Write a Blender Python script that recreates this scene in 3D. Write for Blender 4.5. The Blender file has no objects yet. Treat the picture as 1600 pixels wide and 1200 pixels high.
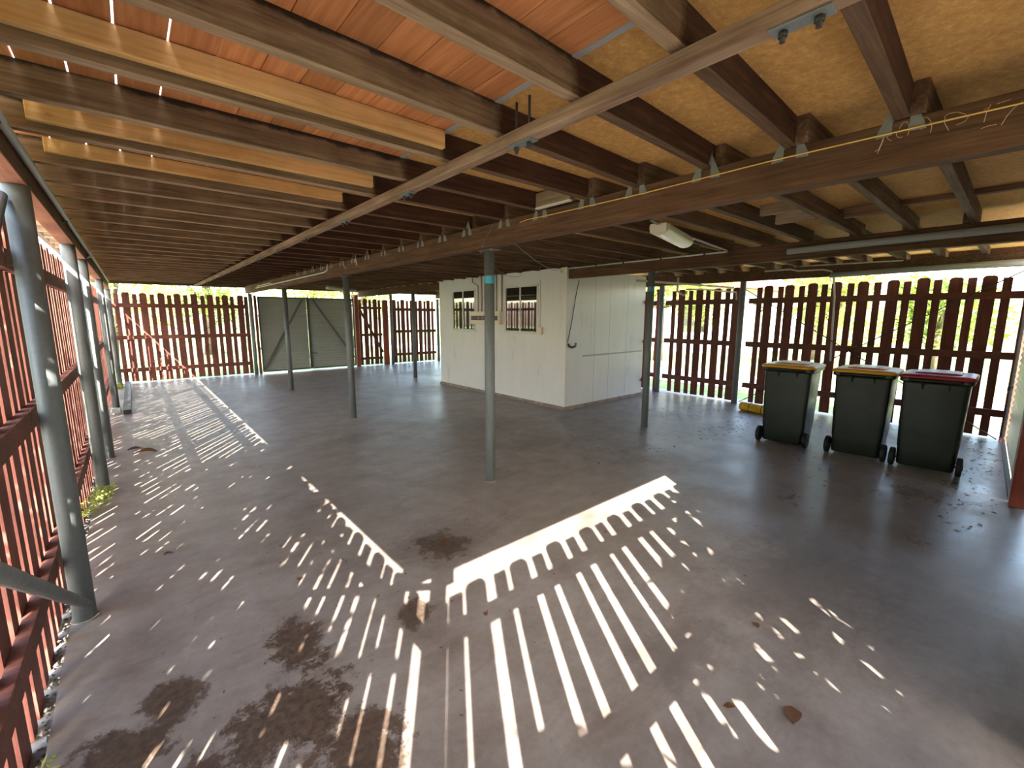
import bpy, bmesh, math, random
from mathutils import Vector, Matrix, Quaternion
PI = math.pi
random.seed(11)
scene = bpy.context.scene
COL = scene.collection

# ------------------------------------------------------------------ camera
CAM_H, F_PX = 1.6, 682.94
yaw, pitch, roll = math.radians(40.834), math.radians(8.802), math.radians(0.098)
fwd = Vector((math.sin(yaw)*math.cos(pitch), math.cos(yaw)*math.cos(pitch), -math.sin(pitch)))
rt = Vector((math.cos(yaw), -math.sin(yaw), 0))
up = rt.cross(fwd)
r2 = rt*math.cos(roll) + up*math.sin(roll)
u2 = -rt*math.sin(roll) + up*math.cos(roll)
cd = bpy.data.cameras.new('camera'); cam = bpy.data.objects.new('camera', cd); COL.objects.link(cam)
cam.matrix_world = Matrix(((r2.x, u2.x, -fwd.x, 0), (r2.y, u2.y, -fwd.y, 0), (r2.z, u2.z, -fwd.z, CAM_H), (0, 0, 0, 1)))
cd.sensor_fit = 'HORIZONTAL'; cd.sensor_width = 36.0; cd.lens = 36.0*F_PX/1600.0
cd.clip_start = 0.02; cd.clip_end = 300
scene.camera = cam

# ------------------------------------------------------------------ sky, sun, exposure
SUN_EL, SUN_AZ = math.radians(36.3), math.radians(33.2)      # elevation; heading of the light, clockwise from +y
sun_dir = Vector((math.sin(SUN_AZ)*math.cos(SUN_EL), math.cos(SUN_AZ)*math.cos(SUN_EL), -math.sin(SUN_EL)))
w = bpy.data.worlds.new('sky'); scene.world = w; w.use_nodes = True
nt = w.node_tree; nt.nodes.clear()
sky = nt.nodes.new('ShaderNodeTexSky'); sky.sky_type = 'NISHITA'; sky.sun_disc = False
sky.sun_elevation = SUN_EL; sky.sun_rotation = math.atan2(-sun_dir.x, -sun_dir.y)
sky.air_density = 1.2; sky.dust_density = 2.5; sky.ozone_density = 1.0
bg = nt.nodes.new('ShaderNodeBackground'); bg.inputs['Strength'].default_value = 0.44
wo = nt.nodes.new('ShaderNodeOutputWorld')
nt.links.new(sky.outputs[0], bg.inputs[0]); nt.links.new(bg.outputs[0], wo.inputs[0])
sl = bpy.data.lights.new('sun', 'SUN'); sun = bpy.data.objects.new('sun', sl); COL.objects.link(sun)
sl.energy = 8.0; sl.angle = math.radians(0.3); sl.color = (1.0, 0.93, 0.82)
sun.rotation_euler = sun_dir.to_track_quat('-Z', 'Y').to_euler(); sun.location = (-20, -30, 27)
vs = scene.view_settings
vs.view_transform = 'Standard'; vs.look = 'None'; vs.gamma = 1.0; vs.use_curve_mapping = False
vs.exposure = 2.25
scene.cycles.max_bounces = 14; scene.cycles.diffuse_bounces = 8; scene.cycles.glossy_bounces = 4
scene.cycles.use_denoising = True

# ------------------------------------------------------------------ materials
def mat(name, base=(.5, .5, .5), rough=.7, metal=0.0, spec=.5):
    m = bpy.data.materials.new(name); m.use_nodes = True
    p = m.node_tree.nodes['Principled BSDF']
    p.inputs['Base Color'].default_value = (*base, 1); p.inputs['Roughness'].default_value = rough
    p.inputs['Metallic'].default_value = metal; p.inputs['Specular IOR Level'].default_value = spec
    return m
class NT:
    def __init__(s, m): s.m = m; s.t = m.node_tree; s.p = s.t.nodes['Principled BSDF']
    def n(s, typ, **k):
        x = s.t.nodes.new(typ)
        for a, b in k.items(): setattr(x, a, b)
        return x
    def l(s, a, b): s.t.links.new(a, b)
    def coord(s, kind='Object', scale=(1, 1, 1), jitter=False):
        tc = s.n('ShaderNodeTexCoord'); mp = s.n('ShaderNodeMapping'); mp.inputs['Scale'].default_value = scale
        src = tc.outputs[kind]
        if jitter:
            oi = s.n('ShaderNodeObjectInfo'); mu = s.n('ShaderNodeMath', operation='MULTIPLY'); mu.inputs[1].default_value = 37.0
            s.l(oi.outputs['Random'], mu.inputs[0]); ad = s.n('ShaderNodeVectorMath', operation='ADD')
            s.l(src, ad.inputs[0]); s.l(mu.outputs[0], ad.inputs[1]); src = ad.outputs[0]
        s.l(src, mp.inputs[0]); return mp.outputs[0]
    def noise(s, vec, scale=5, detail=6, rough=.6, dist=0.0):
        x = s.n('ShaderNodeTexNoise'); x.inputs['Scale'].default_value = scale; x.inputs['Detail'].default_value = detail
        x.inputs['Roughness'].default_value = rough; x.inputs['Distortion'].default_value = dist
        s.l(vec, x.inputs['Vector']); return x.outputs['Fac']
    def ramp(s, fac, stops):
        x = s.n('ShaderNodeValToRGB'); e = x.color_ramp.elements
        while len(e) < len(stops): e.new(.5)
        for i, (p, c) in enumerate(stops):
            e[i].position = p; e[i].color = (*c, 1) if len(c) == 3 else c
        s.l(fac, x.inputs[0]); return x.outputs[0]
    def mix(s, fac, a, b, mode='MIX'):
        x = s.n('ShaderNodeMix', data_type='RGBA', blend_type=mode)
        for v, i in ((fac, 0), (a, 6), (b, 7)):
            if isinstance(v, (int, float)): x.inputs[i].default_value = v
            elif isinstance(v, tuple): x.inputs[i].default_value = (*v, 1)
            else: s.l(v, x.inputs[i])
        return x.outputs[2]
    def math(s, op, a, b=0.0, clamp=False):
        x = s.n('ShaderNodeMath', operation=op, use_clamp=clamp)
        for v, i in ((a, 0), (b, 1)):
            if isinstance(v, (int, float)): x.inputs[i].default_value = v
            else: s.l(v, x.inputs[i])
        return x.outputs[0]
    def bump(s, h, strength=.3, dist=.01):
        x = s.n('ShaderNodeBump'); x.inputs['Strength'].default_value = strength; x.inputs['Distance'].default_value = dist
        s.l(h, x.inputs['Height']); s.l(x.outputs[0], s.p.inputs['Normal'])
    def base(s, c): s.l(c, s.p.inputs['Base Color'])
    def rough(s, c): s.l(c, s.p.inputs['Roughness'])

def wood(name, c1, c2, c3, axis='x', rough=.75, vary=.35, bump=.4):
    m = mat(name, c1, rough, spec=.25); t = NT(m)
    sc = {'x': (.7, 14, 14), 'y': (14, .7, 14), 'z': (14, 14, .7)}[axis]
    v = t.coord('Object', sc, jitter=True); g = t.noise(v, 3.0, 8, .65, .4)
    v2 = t.coord('Object', (1, 1, 1), jitter=True); b = t.noise(v2, 2.2, 4, .6)
    col = t.ramp(g, [(.28, c1), (.52, c2), (.75, c3)])
    oi = t.n('ShaderNodeObjectInfo')
    val = t.math('MULTIPLY_ADD', oi.outputs['Random'], vary); t.t.nodes[-1].inputs[2].default_value = 1 - vary*.6
    hsv = t.n('ShaderNodeHueSaturation'); t.l(val, hsv.inputs['Value']); t.l(col, hsv.inputs['Color'])
    shade = t.ramp(b, [(.3, (.62, .6, .58)), (.65, (1.1, 1.08, 1.05))])
    t.base(t.mix(.8, hsv.outputs[0], shade, 'MULTIPLY')); t.bump(g, bump, .006)
    return m, t

M = {}
# weathered verandah joists: greyed to x = 1.3, dark red-brown hardwood beyond, black mould under the boards
m = mat('joist_wood', rough=.8, spec=.2); t = NT(m)
g = t.noise(t.coord('Object', (.8, 16, 16), True), 3, 8, .65, .5); b = t.noise(t.coord('Object', (1, 1, 1), True), 3.5, 6, .65)
grey = t.ramp(g, [(.25, (.1, .06, .032)), (.5, (.21, .138, .078)), (.78, (.34, .24, .15))])
dark = t.ramp(g, [(.25, (.03, .013, .008)), (.55, (.08, .036, .02)), (.8, (.14, .07, .038))])
tc = t.n('ShaderNodeTexCoord'); sx = t.n('ShaderNodeSeparateXYZ'); t.l(tc.outputs['Object'], sx.inputs[0])
edge = t.math('MULTIPLY_ADD', b, .18); t.t.nodes[-1].inputs[2].default_value = 1.17
k = t.math('MULTIPLY', t.math('SUBTRACT', sx.outputs['X'], edge), 22, True)
c = t.mix(k, grey, dark)
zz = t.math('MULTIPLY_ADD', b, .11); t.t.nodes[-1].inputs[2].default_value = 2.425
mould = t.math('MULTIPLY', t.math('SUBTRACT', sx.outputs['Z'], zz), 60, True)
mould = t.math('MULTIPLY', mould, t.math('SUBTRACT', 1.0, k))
blot = t.ramp(b, [(.3, (.55, .52, .5)), (.6, (1, 1, 1))])
c = t.mix(.75, c, blot, 'MULTIPLY')
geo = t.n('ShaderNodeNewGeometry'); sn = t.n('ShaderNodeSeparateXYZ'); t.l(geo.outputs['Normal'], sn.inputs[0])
worn_lit = t.math('MULTIPLY', t.math('LESS_THAN', sn.outputs['Z'], -.35), t.math('SUBTRACT', .75, t.math('MULTIPLY', k, .55)))
c = t.mix(worn_lit, c, t.ramp(g, [(.3, (.22, .15, .09)), (.55, (.4, .29, .18)), (.75, (.58, .44, .3))]))  # paler undersides: worn edges plus floor-bounce light painted into the colour
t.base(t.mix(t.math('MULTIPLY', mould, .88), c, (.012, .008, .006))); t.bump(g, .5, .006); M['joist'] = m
M['joist_old'], _ = wood('hardwood_dark', (.06, .03, .016), (.15, .088, .05), (.26, .165, .1), 'x')
M['bearer'], _ = wood('bearer_wood', (.06, .03, .016), (.125, .066, .036), (.2, .12, .072), 'y', vary=.2)
M['strong'], _ = wood('strongback_wood', (.17, .1, .06), (.33, .22, .145), (.5, .38, .27), 'y', vary=.1)
M['block'], _ = wood('block_wood', (.09, .045, .025), (.17, .095, .055), (.27, .17, .11), 'y')
M['pale_block'], _ = wood('pale_block_wood', (.22, .15, .09), (.34, .25, .16), (.46, .36, .25), 'y')
m, t = wood('new_pine', (.58, .33, .115), (.74, .46, .18), (.86, .6, .3), 'x', rough=.6, vary=.12, bump=.12)
vo = t.n('ShaderNodeTexVoronoi'); vo.inputs['Scale'].default_value = 4.6; t.l(t.coord('Object', (.8, 0, 1.1), True), vo.inputs['Vector'])
kn = t.ramp(vo.outputs['Distance'], [(.045, (.2, .09, .03)), (.075, (.8, .72, .6)), (.1, (1, 1, 1))])
src = t.p.inputs['Base Color'].links[0].from_socket; t.base(t.mix(.9, src, kn, 'MULTIPLY')); M['pine'] = m
M['paling'], _ = wood('red_painted_paling', (.135, .046, .036), (.195, .068, .053), (.26, .1, .08), 'z', rough=.7, vary=.3, bump=.35)
M['rail_y'], _ = wood('red_painted_rail', (.14, .055, .042), (.2, .08, .06), (.26, .115, .09), 'y', rough=.7, vary=.15)
M['rail_x'], _ = wood('red_painted_rail_far', (.135, .046, .036), (.195, .068, .053), (.26, .1, .08), 'x', rough=.7, vary=.15)
M['red_post'], _ = wood('red_painted_post', (.22, .045, .03), (.3, .07, .045), (.35, .1, .07), 'z', rough=.6, vary=.1)
M['pink'], _ = wood('pink_painted_soffit', (.5, .19, .13), (.58, .24, .17), (.62, .29, .22), 'y', rough=.6, vary=0.0, bump=.1)
# galvanised steel
def galv(name, a, bcol, rough=.6, metal=.15):
    m = mat(name, a, rough, metal); t = NT(m)
    n1 = t.noise(t.coord('Object', (9, 9, 1.6), True), 2.2, 6, .7); n2 = t.noise(t.coord('Object', (1, 1, 1), True), 40, 3, .6)
    c = t.mix(n1, a, bcol); c = t.mix(t.math('MULTIPLY', n2, .2), c, (.42, .44, .44))
    rust = t.ramp(t.noise(t.coord('Object', (3, 3, 1), True), 2.3, 5, .7), [(.66, (0, 0, 0)), (.72, (1, 1, 1))])
    c = t.mix(t.math('MULTIPLY', rust, .5), c, (.3, .16, .08))
    t.base(c); t.rough(t.ramp(n1, [(.3, (.42,)*3), (.7, (.68,)*3)])); return m
M['galv'] = galv('galvanised_steel', (.085, .105, .108), (.165, .185, .185))
M['galv_dark'] = galv('dull_galvanised_steel', (.12, .14, .15), (.22, .25, .26))
M['bracket'] = galv('bracket_steel', (.14, .15, .14), (.26, .27, .25))
M['gate_steel'] = galv('dark_gate_steel', (.06, .065, .065), (.12, .125, .125))
M['blue'] = mat('blue_paint_dab', (.06, .36, .5), .6)
M['dark_steel'] = mat('dark_steel', (.05, .048, .045), .6, .2)
M['black'] = mat('black_rubber', (.012, .012, .013), .6)
M['pvc'] = mat('white_pvc', (.66, .63, .57), .45)
M['conduit'] = mat('beige_conduit', (.5, .45, .38), .5)
M['pvc_grey'] = mat('grey_pvc', (.36, .37, .36), .45)
M['yellow_cord'] = mat('yellow_cord', (.85, .55, .14), .6)
M['chalk'] = mat('yellow_chalk', (.72, .52, .3), .95)
# orange floorboards seen from below
m = mat('floorboard', rough=.65, spec=.3); t = NT(m)
g = t.noise(t.coord('Object', (16, .8, 16)), 3, 8, .6, .4); ge = t.n('ShaderNodeNewGeometry')
c = t.ramp(g, [(.25, (.36, .135, .045)), (.55, (.52, .215, .08)), (.8, (.64, .32, .14))])
hs = t.n('ShaderNodeHueSaturation'); t.l(t.math('MULTIPLY_ADD', ge.outputs['Random Per Island'], .45), hs.inputs['Value'])
[n for n in t.t.nodes if n.type == 'MATH'][-1].inputs[2].default_value = .75
t.l(c, hs.inputs['Color']); t.base(hs.outputs[0]); t.bump(g, .2, .004); M['board'] = m
# chipboard
m = mat('chipboard', rough=.8, spec=.2); t = NT(m)
n1 = t.noise(t.coord(), 1.3, 4, .6); n2 = t.noise(t.coord(), 26, 6, .75); n3 = t.noise(t.coord(), 120, 3, .6)
c = t.ramp(n2, [(.3, (.5, .275, .085)), (.55, (.66, .4, .14)), (.75, (.8, .55, .25))])
c = t.mix(.6, c, t.ramp(n1, [(.3, (.72, .68, .62)), (.7, (1.1, 1.06, 1)) ]), 'MULTIPLY')
c = t.mix(.5, c, t.ramp(n3, [(.3, (.72, .66, .6)), (.65, (1.1, 1.08, 1.05))]), 'MULTIPLY')
t.base(c); t.bump(n2, .35, .006); M['chip'] = m
# concrete slab: world-placed stains, plus painted shade at the right front
m = mat('concrete_slab', rough=.6, spec=.5); t = NT(m); P = t.coord()
n1 = t.noise(P, .55, 6, .62); n2 = t.noise(P, 3.2, 8, .68); n3 = t.noise(P, 30, 5, .7); n4 = t.noise(t.coord('Object', (1, 2.5, 1)), 1.6, 7, .7, .6)
c = t.ramp(n2, [(.28, (.19, .163, .146)), (.5, (.262, .234, .214)), (.72, (.33, .304, .286))])
c = t.mix(.65, c, t.ramp(n1, [(.3, (.78, .7, .64)), (.65, (1.08, 1.07, 1.08))]), 'MULTIPLY')
c = t.mix(.5, c, t.ramp(n4, [(.33, (.58, .5, .44)), (.5, (1, 1, 1))]), 'MULTIPLY')
c = t.mix(.35, c, t.ramp(n3, [(.3, (.7, .66, .62)), (.6, (1.05, 1.05, 1.05))]), 'MULTIPLY')
def blob(x, y, rx, ry, amp=.6, sc=4.0):
    mp = t.n('ShaderNodeMapping'); tcx = t.n('ShaderNodeTexCoord'); t.l(tcx.outputs['Object'], mp.inputs[0])
    mp.inputs['Location'].default_value = (-x/rx, -y/ry, 0); mp.inputs['Scale'].default_value = (1/rx, 1/ry, 0)
    ln = t.n('ShaderNodeVectorMath', operation='LENGTH'); t.l(mp.outputs[0], ln.inputs[0])
    nn = t.noise(P, sc*2.2, 8, .78)
    d = t.math('ADD', ln.outputs['Value'], t.math('MULTIPLY', t.math('SUBTRACT', nn, .5), 3.4))
    return t.math('MULTIPLY', t.math('SUBTRACT', 1.0, d), amp*6, True)
mud = None
for a in ((-.19, 1.98, .16, .17), (-.02, 2.15, .12, .15), (.33, 1.75, .27, .2), (.47, 2.15, .13, .24), (.5, 1.45, .2, .18), (.02, 1.72, .1, .1), (1.02, 1.98, .1, .12), (1.52, 2.5, .2, .2)):
    b = blob(*a); mud = b if mud is None else t.math('MAXIMUM', mud, b)
damp = None
for a in ((1.9, .9, .34, .2), (4.1, 5.0, .7, .5), (3.8, 3.9, .5, .35), (1.55, 2.55, .45, .35), (6.6, 2.7, .7, .25), (7.6, .6, .5, .45), (6.6, .1, .9, .25), (4.9, 6.8, .5, .3), (2.1, 5.6, .5, .25), (3.0, .7, .8, .5)):
    b = blob(*a, .35, 2.2); damp = b if damp is None else t.math('MAXIMUM', damp, b)
c = t.mix(t.math('MULTIPLY', damp, .5), c, (.13, .105, .09))
shade_gloss = blob(5.2, .4, 3.0, 1.9, .12, .5)  # shade painted into the glossy, wet-looking right-front floor
c = t.mix(t.math('MULTIPLY', shade_gloss, .55), c, (.13, .115, .108))
c = t.mix(t.math('MULTIPLY', mud, .9), c, t.ramp(n3, [(.35, (.03, .018, .011)), (.6, (.095, .06, .038))]))
ro = t.math('MULTIPLY_ADD', n1, .5); t.t.nodes[-1].inputs[2].default_value = .1
t.base(c); ro = t.math('ADD', ro, t.math('MULTIPLY', n3, .16), True)
t.rough(t.math('SUBTRACT', ro, t.math('MULTIPLY', shade_gloss, .16), True)); t.bump(n3, .12, .004); M['slab'] = m
# outside ground
m = mat('grass', rough=.9); t = NT(m)
c = t.ramp(t.noise(t.coord(), 6, 8, .7), [(.3, (.08, .14, .03)), (.55, (.2, .3, .08)), (.75, (.4, .42, .18))]); t.base(c); M['grass'] = m
m = mat('pale_path', (.5, .46, .42), .9); t = NT(m); t.base(t.ramp(t.noise(t.coord(), 5, 6, .6), [(.3, (.42, .38, .34)), (.7, (.58, .54, .5))])); M['path'] = m
m = mat('gravel', rough=.9); t = NT(m); oi = t.n('ShaderNodeNewGeometry')
t.base(t.ramp(oi.outputs['Random Per Island'], [(.0, (.06, .052, .046)), (.5, (.15, .135, .12)), (1, (.28, .26, .24))])); M['gravel'] = m
def leafmat(name, a, bcol):
    m = mat(name, a, .55, spec=.3); t = NT(m); ge = t.n('ShaderNodeNewGeometry')
    c = t.ramp(ge.outputs['Random Per Island'], [(0, a), (1, bcol)]); t.base(c)
    tr = t.n('ShaderNodeBsdfTranslucent'); t.l(c, tr.inputs[0]); mx = t.n('ShaderNodeMixShader'); mx.inputs[0].default_value = .45
    out = [n for n in t.t.nodes if n.type == 'OUTPUT_MATERIAL'][0]
    t.l(t.p.outputs[0], mx.inputs[1]); t.l(tr.outputs[0], mx.inputs[2]); t.l(mx.outputs[0], out.inputs[0]); return m
M['leaf'] = leafmat('tree_leaf', (.1, .17, .025), (.32, .38, .07))
M['leaf_light'] = leafmat('pale_tree_leaf', (.2, .26, .04), (.5, .5, .14))
M['dry_leaf'] = leafmat('dry_leaf', (.1, .045, .02), (.26, .13, .06))
M['bark'], _ = wood('bark', (.07, .05, .035), (.13, .1, .075), (.2, .16, .12), 'z', rough=.9)
# white insulated panel
m = mat('white_panel', (.74, .72, .68), .32, spec=.5); t = NT(m)
n = t.noise(t.coord('Object', (2, 2, .5)), 2.0, 6, .65); t.base(t.ramp(n, [(.3, (.735, .72, .69)), (.65, (.775, .765, .745))]))
t.rough(t.ramp(n, [(.3, (.24,)*3), (.7, (.4,)*3)])); M['panel'] = m
M['white_frame'] = mat('white_window_frame', (.74, .72, .67), .4)
m = mat('dark_glass', (.02, .022, .02), .03, spec=1.0); m.node_tree.nodes['Principled BSDF'].inputs['IOR'].default_value = 2.0; M['glass'] = m
M['room_dark'] = mat('room_interior', (.12, .12, .12), .8)
m = mat('plinth_concrete', (.3, .24, .19), .9); t = NT(m); t.base(t.ramp(t.noise(t.coord(), 9, 6, .7), [(.3, (.17, .12, .085)), (.7, (.36, .31, .26))])); M['plinth'] = m
M['box_white'] = mat('switchboard_cream', (.76, .7, .56), .45)
M['breaker'] = mat('breaker_strip', (.09, .055, .045), .4)
M['breaker_red'] = mat('breaker_red', (.45, .13, .08), .4)
m = mat('corrugated_grey_green', (.33, .36, .33), .5, .1); M['sheet_grey'] = m
M['sheet_white'] = mat('corrugated_cream', (.62, .64, .56), .45, .1)
# bins
m = mat('dark_green_plastic', (.022, .032, .019), .38, spec=.5); t = NT(m); n = t.noise(t.coord(), 7, 5, .6)
t.base(t.ramp(n, [(.3, (.009, .015, .008)), (.7, (.017, .025, .014))])); t.rough(t.ramp(n, [(.3, (.3,)*3), (.7, (.46,)*3)])); M['bin'] = m
M['lid_yellow'] = mat('yellow_lid', (.72, .36, .015), .35)
M['lid_red'] = mat('red_lid', (.36, .02, .035), .35)
M['yellow_hose'] = mat('yellow_drain_hose', (.75, .46, .02), .5)
M['diffuser'] = mat('yellowed_diffuser', (.72, .64, .46), .3)
M['house'] = mat('house_weatherboard', (.6, .58, .54), .8)
M['roof'] = mat('red_roof', (.34, .09, .06), .7)
M['concrete_pad'] = mat('concrete_pad', (.4, .38, .34), .9)

# ------------------------------------------------------------------ mesh helpers
class MB:
    def __init__(s): s.v = []; s.f = []; s.sm = []
    def add(s, vs, fs, smooth=False):
        o = len(s.v); s.v += [tuple(a) for a in vs]
        for f in fs: s.f.append(tuple(i+o for i in f)); s.sm.append(smooth)
        return s
    def box(s, x0, x1, y0, y1, z0, z1, M4=None):
        vs = [(x, y, z) for x in (x0, x1) for y in (y0, y1) for z in (z0, z1)]
        if M4 is not None: vs = [M4 @ Vector(v) for v in vs]
        return s.add(vs, [(0, 1, 3, 2), (4, 6, 7, 5), (0, 4, 5, 1), (2, 3, 7, 6), (0, 2, 6, 4), (1, 5, 7, 3)])
    def tube(s, pts, r, n=12, caps=True):
        pts = [Vector(p) for p in pts]; rs = r if isinstance(r, (list, tuple)) else [r]*len(pts)
        vs = []; prev = None
        for i, p in enumerate(pts):
            a = pts[max(i-1, 0)]; b = pts[min(i+1, len(pts)-1)]; d = (b-a).normalized()
            if prev is None:
                h = Vector((0, 0, 1)) if abs(d.z) < .9 else Vector((1, 0, 0)); e = d.cross(h).normalized()
            else: e = (prev - d*prev.dot(d)).normalized()
            prev = e; g = d.cross(e)
            vs += [p + (e*math.cos(2*PI*k/n) + g*math.sin(2*PI*k/n))*rs[i] for k in range(n)]
        fs = [(i*n+k, i*n+(k+1) % n, (i+1)*n+(k+1) % n, (i+1)*n+k) for i in range(len(pts)-1) for k in range(n)]
        s.add(vs, fs, True)
        if caps:
            o = len(s.v)-len(vs)
            s.f.append(tuple(o+k for k in reversed(range(n)))); s.sm.append(False)
            s.f.append(tuple(o+(len(pts)-1)*n+k for k in range(n))); s.sm.append(False)
        return s
    def loft(s, rings, smooth=False, caps=(True, True)):
        n = len(rings[0]); vs = [p for r in rings for p in r]
        fs = [(i*n+k, i*n+(k+1) % n, (i+1)*n+(k+1) % n, (i+1)*n+k) for i in range(len(rings)-1) for k in range(n)]
        if caps[0]: fs.append(tuple(reversed(range(n))))
        if caps[1]: fs.append(tuple((len(rings)-1)*n+k for k in range(n)))
        return s.add(vs, fs, smooth)
    def mesh(s, name):
        me = bpy.data.meshes.new(name); me.from_pydata(s.v, [], s.f); me.update()
        me.polygons.foreach_set('use_smooth', s.sm)
        bm = bmesh.new(); bm.from_mesh(me); bmesh.ops.recalc_face_normals(bm, faces=bm.faces[:]); bm.to_mesh(me); bm.free()
        return me
    def build(s, name, m, parent=None, loc=(0, 0, 0), bevel=0.0):
        o = bpy.data.objects.new(name, s.mesh(name)); COL.objects.link(o); o.data.materials.append(M[m] if isinstance(m, str) else m)
        o.location = loc
        if parent is not None: o.parent = parent
        if bevel:
            b = o.modifiers.new('bevel', 'BEVEL'); b.width = bevel; b.segments = 2; b.limit_method = 'ANGLE'; b.angle_limit = math.radians(40)
        return o
def tag(o, label=None, cat=None, group=None, kind=None):
    if label: o['label'] = label
    if cat: o['category'] = cat
    if group: o['group'] = group
    if kind: o['kind'] = kind
    return o
def empty(name, loc, label, cat, group=None, rz=0.0):
    o = bpy.data.objects.new(name, None); COL.objects.link(o); o.location = loc; o.rotation_euler.z = rz; o.empty_display_size = .1
    return tag(o, label, cat, group)
def inst(name, me, parent, loc, rz=0.0):
    o = bpy.data.objects.new(name, me); COL.objects.link(o); o.location = loc; o.rotation_euler.z = rz
    if parent is not None: o.parent = parent
    return o
def dup(root, loc=None, rz=None):
    r = root.copy(); COL.objects.link(r)
    if loc is not None: r.location = loc
    if rz is not None: r.rotation_euler.z = rz
    for ch in list(root.children):
        c = ch.copy(); COL.objects.link(c); c.parent = r
        for g in list(ch.children):
            d = g.copy(); COL.objects.link(d); d.parent = c
    return r
_ones = 'first second third fourth fifth sixth seventh eighth ninth tenth eleventh twelfth thirteenth fourteenth fifteenth sixteenth seventeenth eighteenth nineteenth'.split()
def nth(i):                       # i from 1
    if i <= 19: return _ones[i-1]
    t, u = divmod(i, 10); T = {2: 'twent', 3: 'thirt', 4: 'fort'}[t]
    return T+'ieth' if u == 0 else T+'y-'+_ones[u-1]
def rrect(cx, cy, sx, sy, r, z, n=5):
    pts = []
    for qx, qy, a0 in ((1, 1, 0), (-1, 1, PI/2), (-1, -1, PI), (1, -1, 1.5*PI)):
        for k in range(n):
            a = a0 + PI/2*k/(n-1)
            pts.append((cx+qx*(sx/2-r)+r*math.cos(a), cy+qy*(sy/2-r)+r*math.sin(a), z))
    return pts

# ------------------------------------------------------------------ setting: slab, ground, ceiling
SLAB_X0, YF, XR = -.395, 13.8, 8.5
floor = MB().box(SLAB_X0, 8.9, -1.2, 14.0, -.1, 0).build('floor', 'slab'); tag(floor, kind='structure')
g = MB().box(-40, 45, -40, 60, -.35, -.1).build('ground', 'grass'); tag(g, kind='structure')
p = MB().box(-4.5, -.62, -12, 30, -.1, -.085).build('ground_path', 'path'); tag(p, kind='structure')
p = MB().box(-10, 12, -8, -1.2, -.1, -.08).build('ground_apron', 'path'); tag(p, kind='structure')
p = MB().box(10.6, 13.2, -14, 30, -.1, -.08).build('ground_driveway', 'path'); tag(p, kind='structure')

p = MB().box(-.62, SLAB_X0-.001, -.6, 14.0, -.1, -.088).build('ground_strip', 'gravel'); tag(p, kind='structure')
CZ = 2.505
b = MB(); x = -.62
BX1 = 1.275
edges = [BX1 - .1365*i for i in range(14)]
for i, x1 in enumerate(edges[:-1]):
    x0 = edges[i+1]
    gap = .0035 if i < 6 else (.003 if i < 7 else .0068)
    b.box(x0+gap, x1, -.42, 14.0, CZ, CZ+.02)
for x1 in edges[1:7]: b.box(x1-.012, x1+.016, -.41, 13.99, CZ+.012, CZ+.0195)
o = b.build('ceiling', 'board'); tag(o, kind='structure')
o = MB().box(BX1+.004, 9.0, -.42, 14.0, CZ, CZ+.02).build('ceiling_chipboard', 'chip'); tag(o, kind='structure')

o = MB().box(1.262, 1.29, -.28, 13.85, 2.5005, 2.5045).build('trim_1', 'pvc_grey'); tag(o, kind='structure')
# ------------------------------------------------------------------ bearers and hung beam
def beam(x0, x1, z0, z1, y0, y1, name, m, label, bevel=.006):
    o = MB().box(x0, x1, y0, y1, z0, z1).build(name, m, bevel=bevel); return tag(o, label, 'beam')
left = beam(-.385, -.30, 2.2, 2.383, -.42, 13.9, 'floor_beam', 'bearer', 'dark timber beam along the top of the left paling fence')
MB().box(-.384, -.301, -.42, 13.9, 2.192, 2.2).build('soffit_strip', 'pink', left)['label'] = 'pink painted underside'
mid = beam(2.42, 2.51, 2.197, 2.383, -.35, 13.85, 'floor_beam', 'bearer', 'brown timber beam with chalk marks on a centre row of posts')
b3 = beam(5.53, 5.615, 2.215, 2.398, -.35, 4.98, 'floor_beam', 'bearer', 'brown timber beam running to the corner of the white room')
b3b = beam(5.53, 5.615, 2.2, 2.383, 8.975, 13.85, 'floor_beam', 'bearer', 'brown timber beam beyond the far end of the white room')
b4 = beam(8.37, 8.46, 2.225, 2.398, -.42, 13.9, 'floor_beam', 'joist_old', 'dark timber beam over the right paling fence')
fb = MB().box(-.6, 9.0, -.352, -.28, 2.238, 2.504).build('floor_beam', 'joist_old', bevel=.005); tag(fb, 'dark timber beam across the front of the undercroft', 'beam')
lf_ = MB().box(-.675, -.622, -.42, 13.86, 2.455, 2.57).build('fascia_board', 'joist_old', bevel=.004); tag(lf_, 'fascia board along the joist ends outside the left fence', 'board')
eb = MB().box(-.6, 9.0, 13.86, 13.93, 2.345, 2.50).build('edge_joist', 'joist_old', bevel=.005); tag(eb, 'dark edge joist across the far end above the steel gate', 'joist')
rf = MB().box(8.80, 8.85, -.42, 13.86, 2.30, 2.53).build('fascia_board', 'joist_old', bevel=.004); tag(rf, 'dark fascia board along the joist ends outside the right fence', 'board')
sb = MB().box(1.31, 1.372, -.35, 13.84, 2.332, 2.383).build('hung_beam', 'strong', bevel=.005)
tag(sb, 'slim weathered batten hung on bolts below the left joists', 'beam')
for i in range(13):
    y = .45 + 1.035*i
    MB().box(1.318, 1.366, y-.07, y+.07, 2.325, 2.332).build('clamp_plate', 'galv_dark', sb, bevel=.002)
    h = MB()
    for dy in (-.04, .04): h.tube([(1.342, y+dy, 2.298), (1.342, y+dy, 2.322)], .0075, 6); h.tube([(1.342, y+dy, 2.31), (1.342, y+dy, 2.322)], .012, 6)
    h.build('bolt_heads', 'dark_steel', sb)
    if i:
        for dy in (-.04, .04): MB().tube([(1.342, y+dy, 2.383), (1.342, y+dy, 2.503)], .0055, 8).build('hanger_rod', 'dark_steel', sb)

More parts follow.
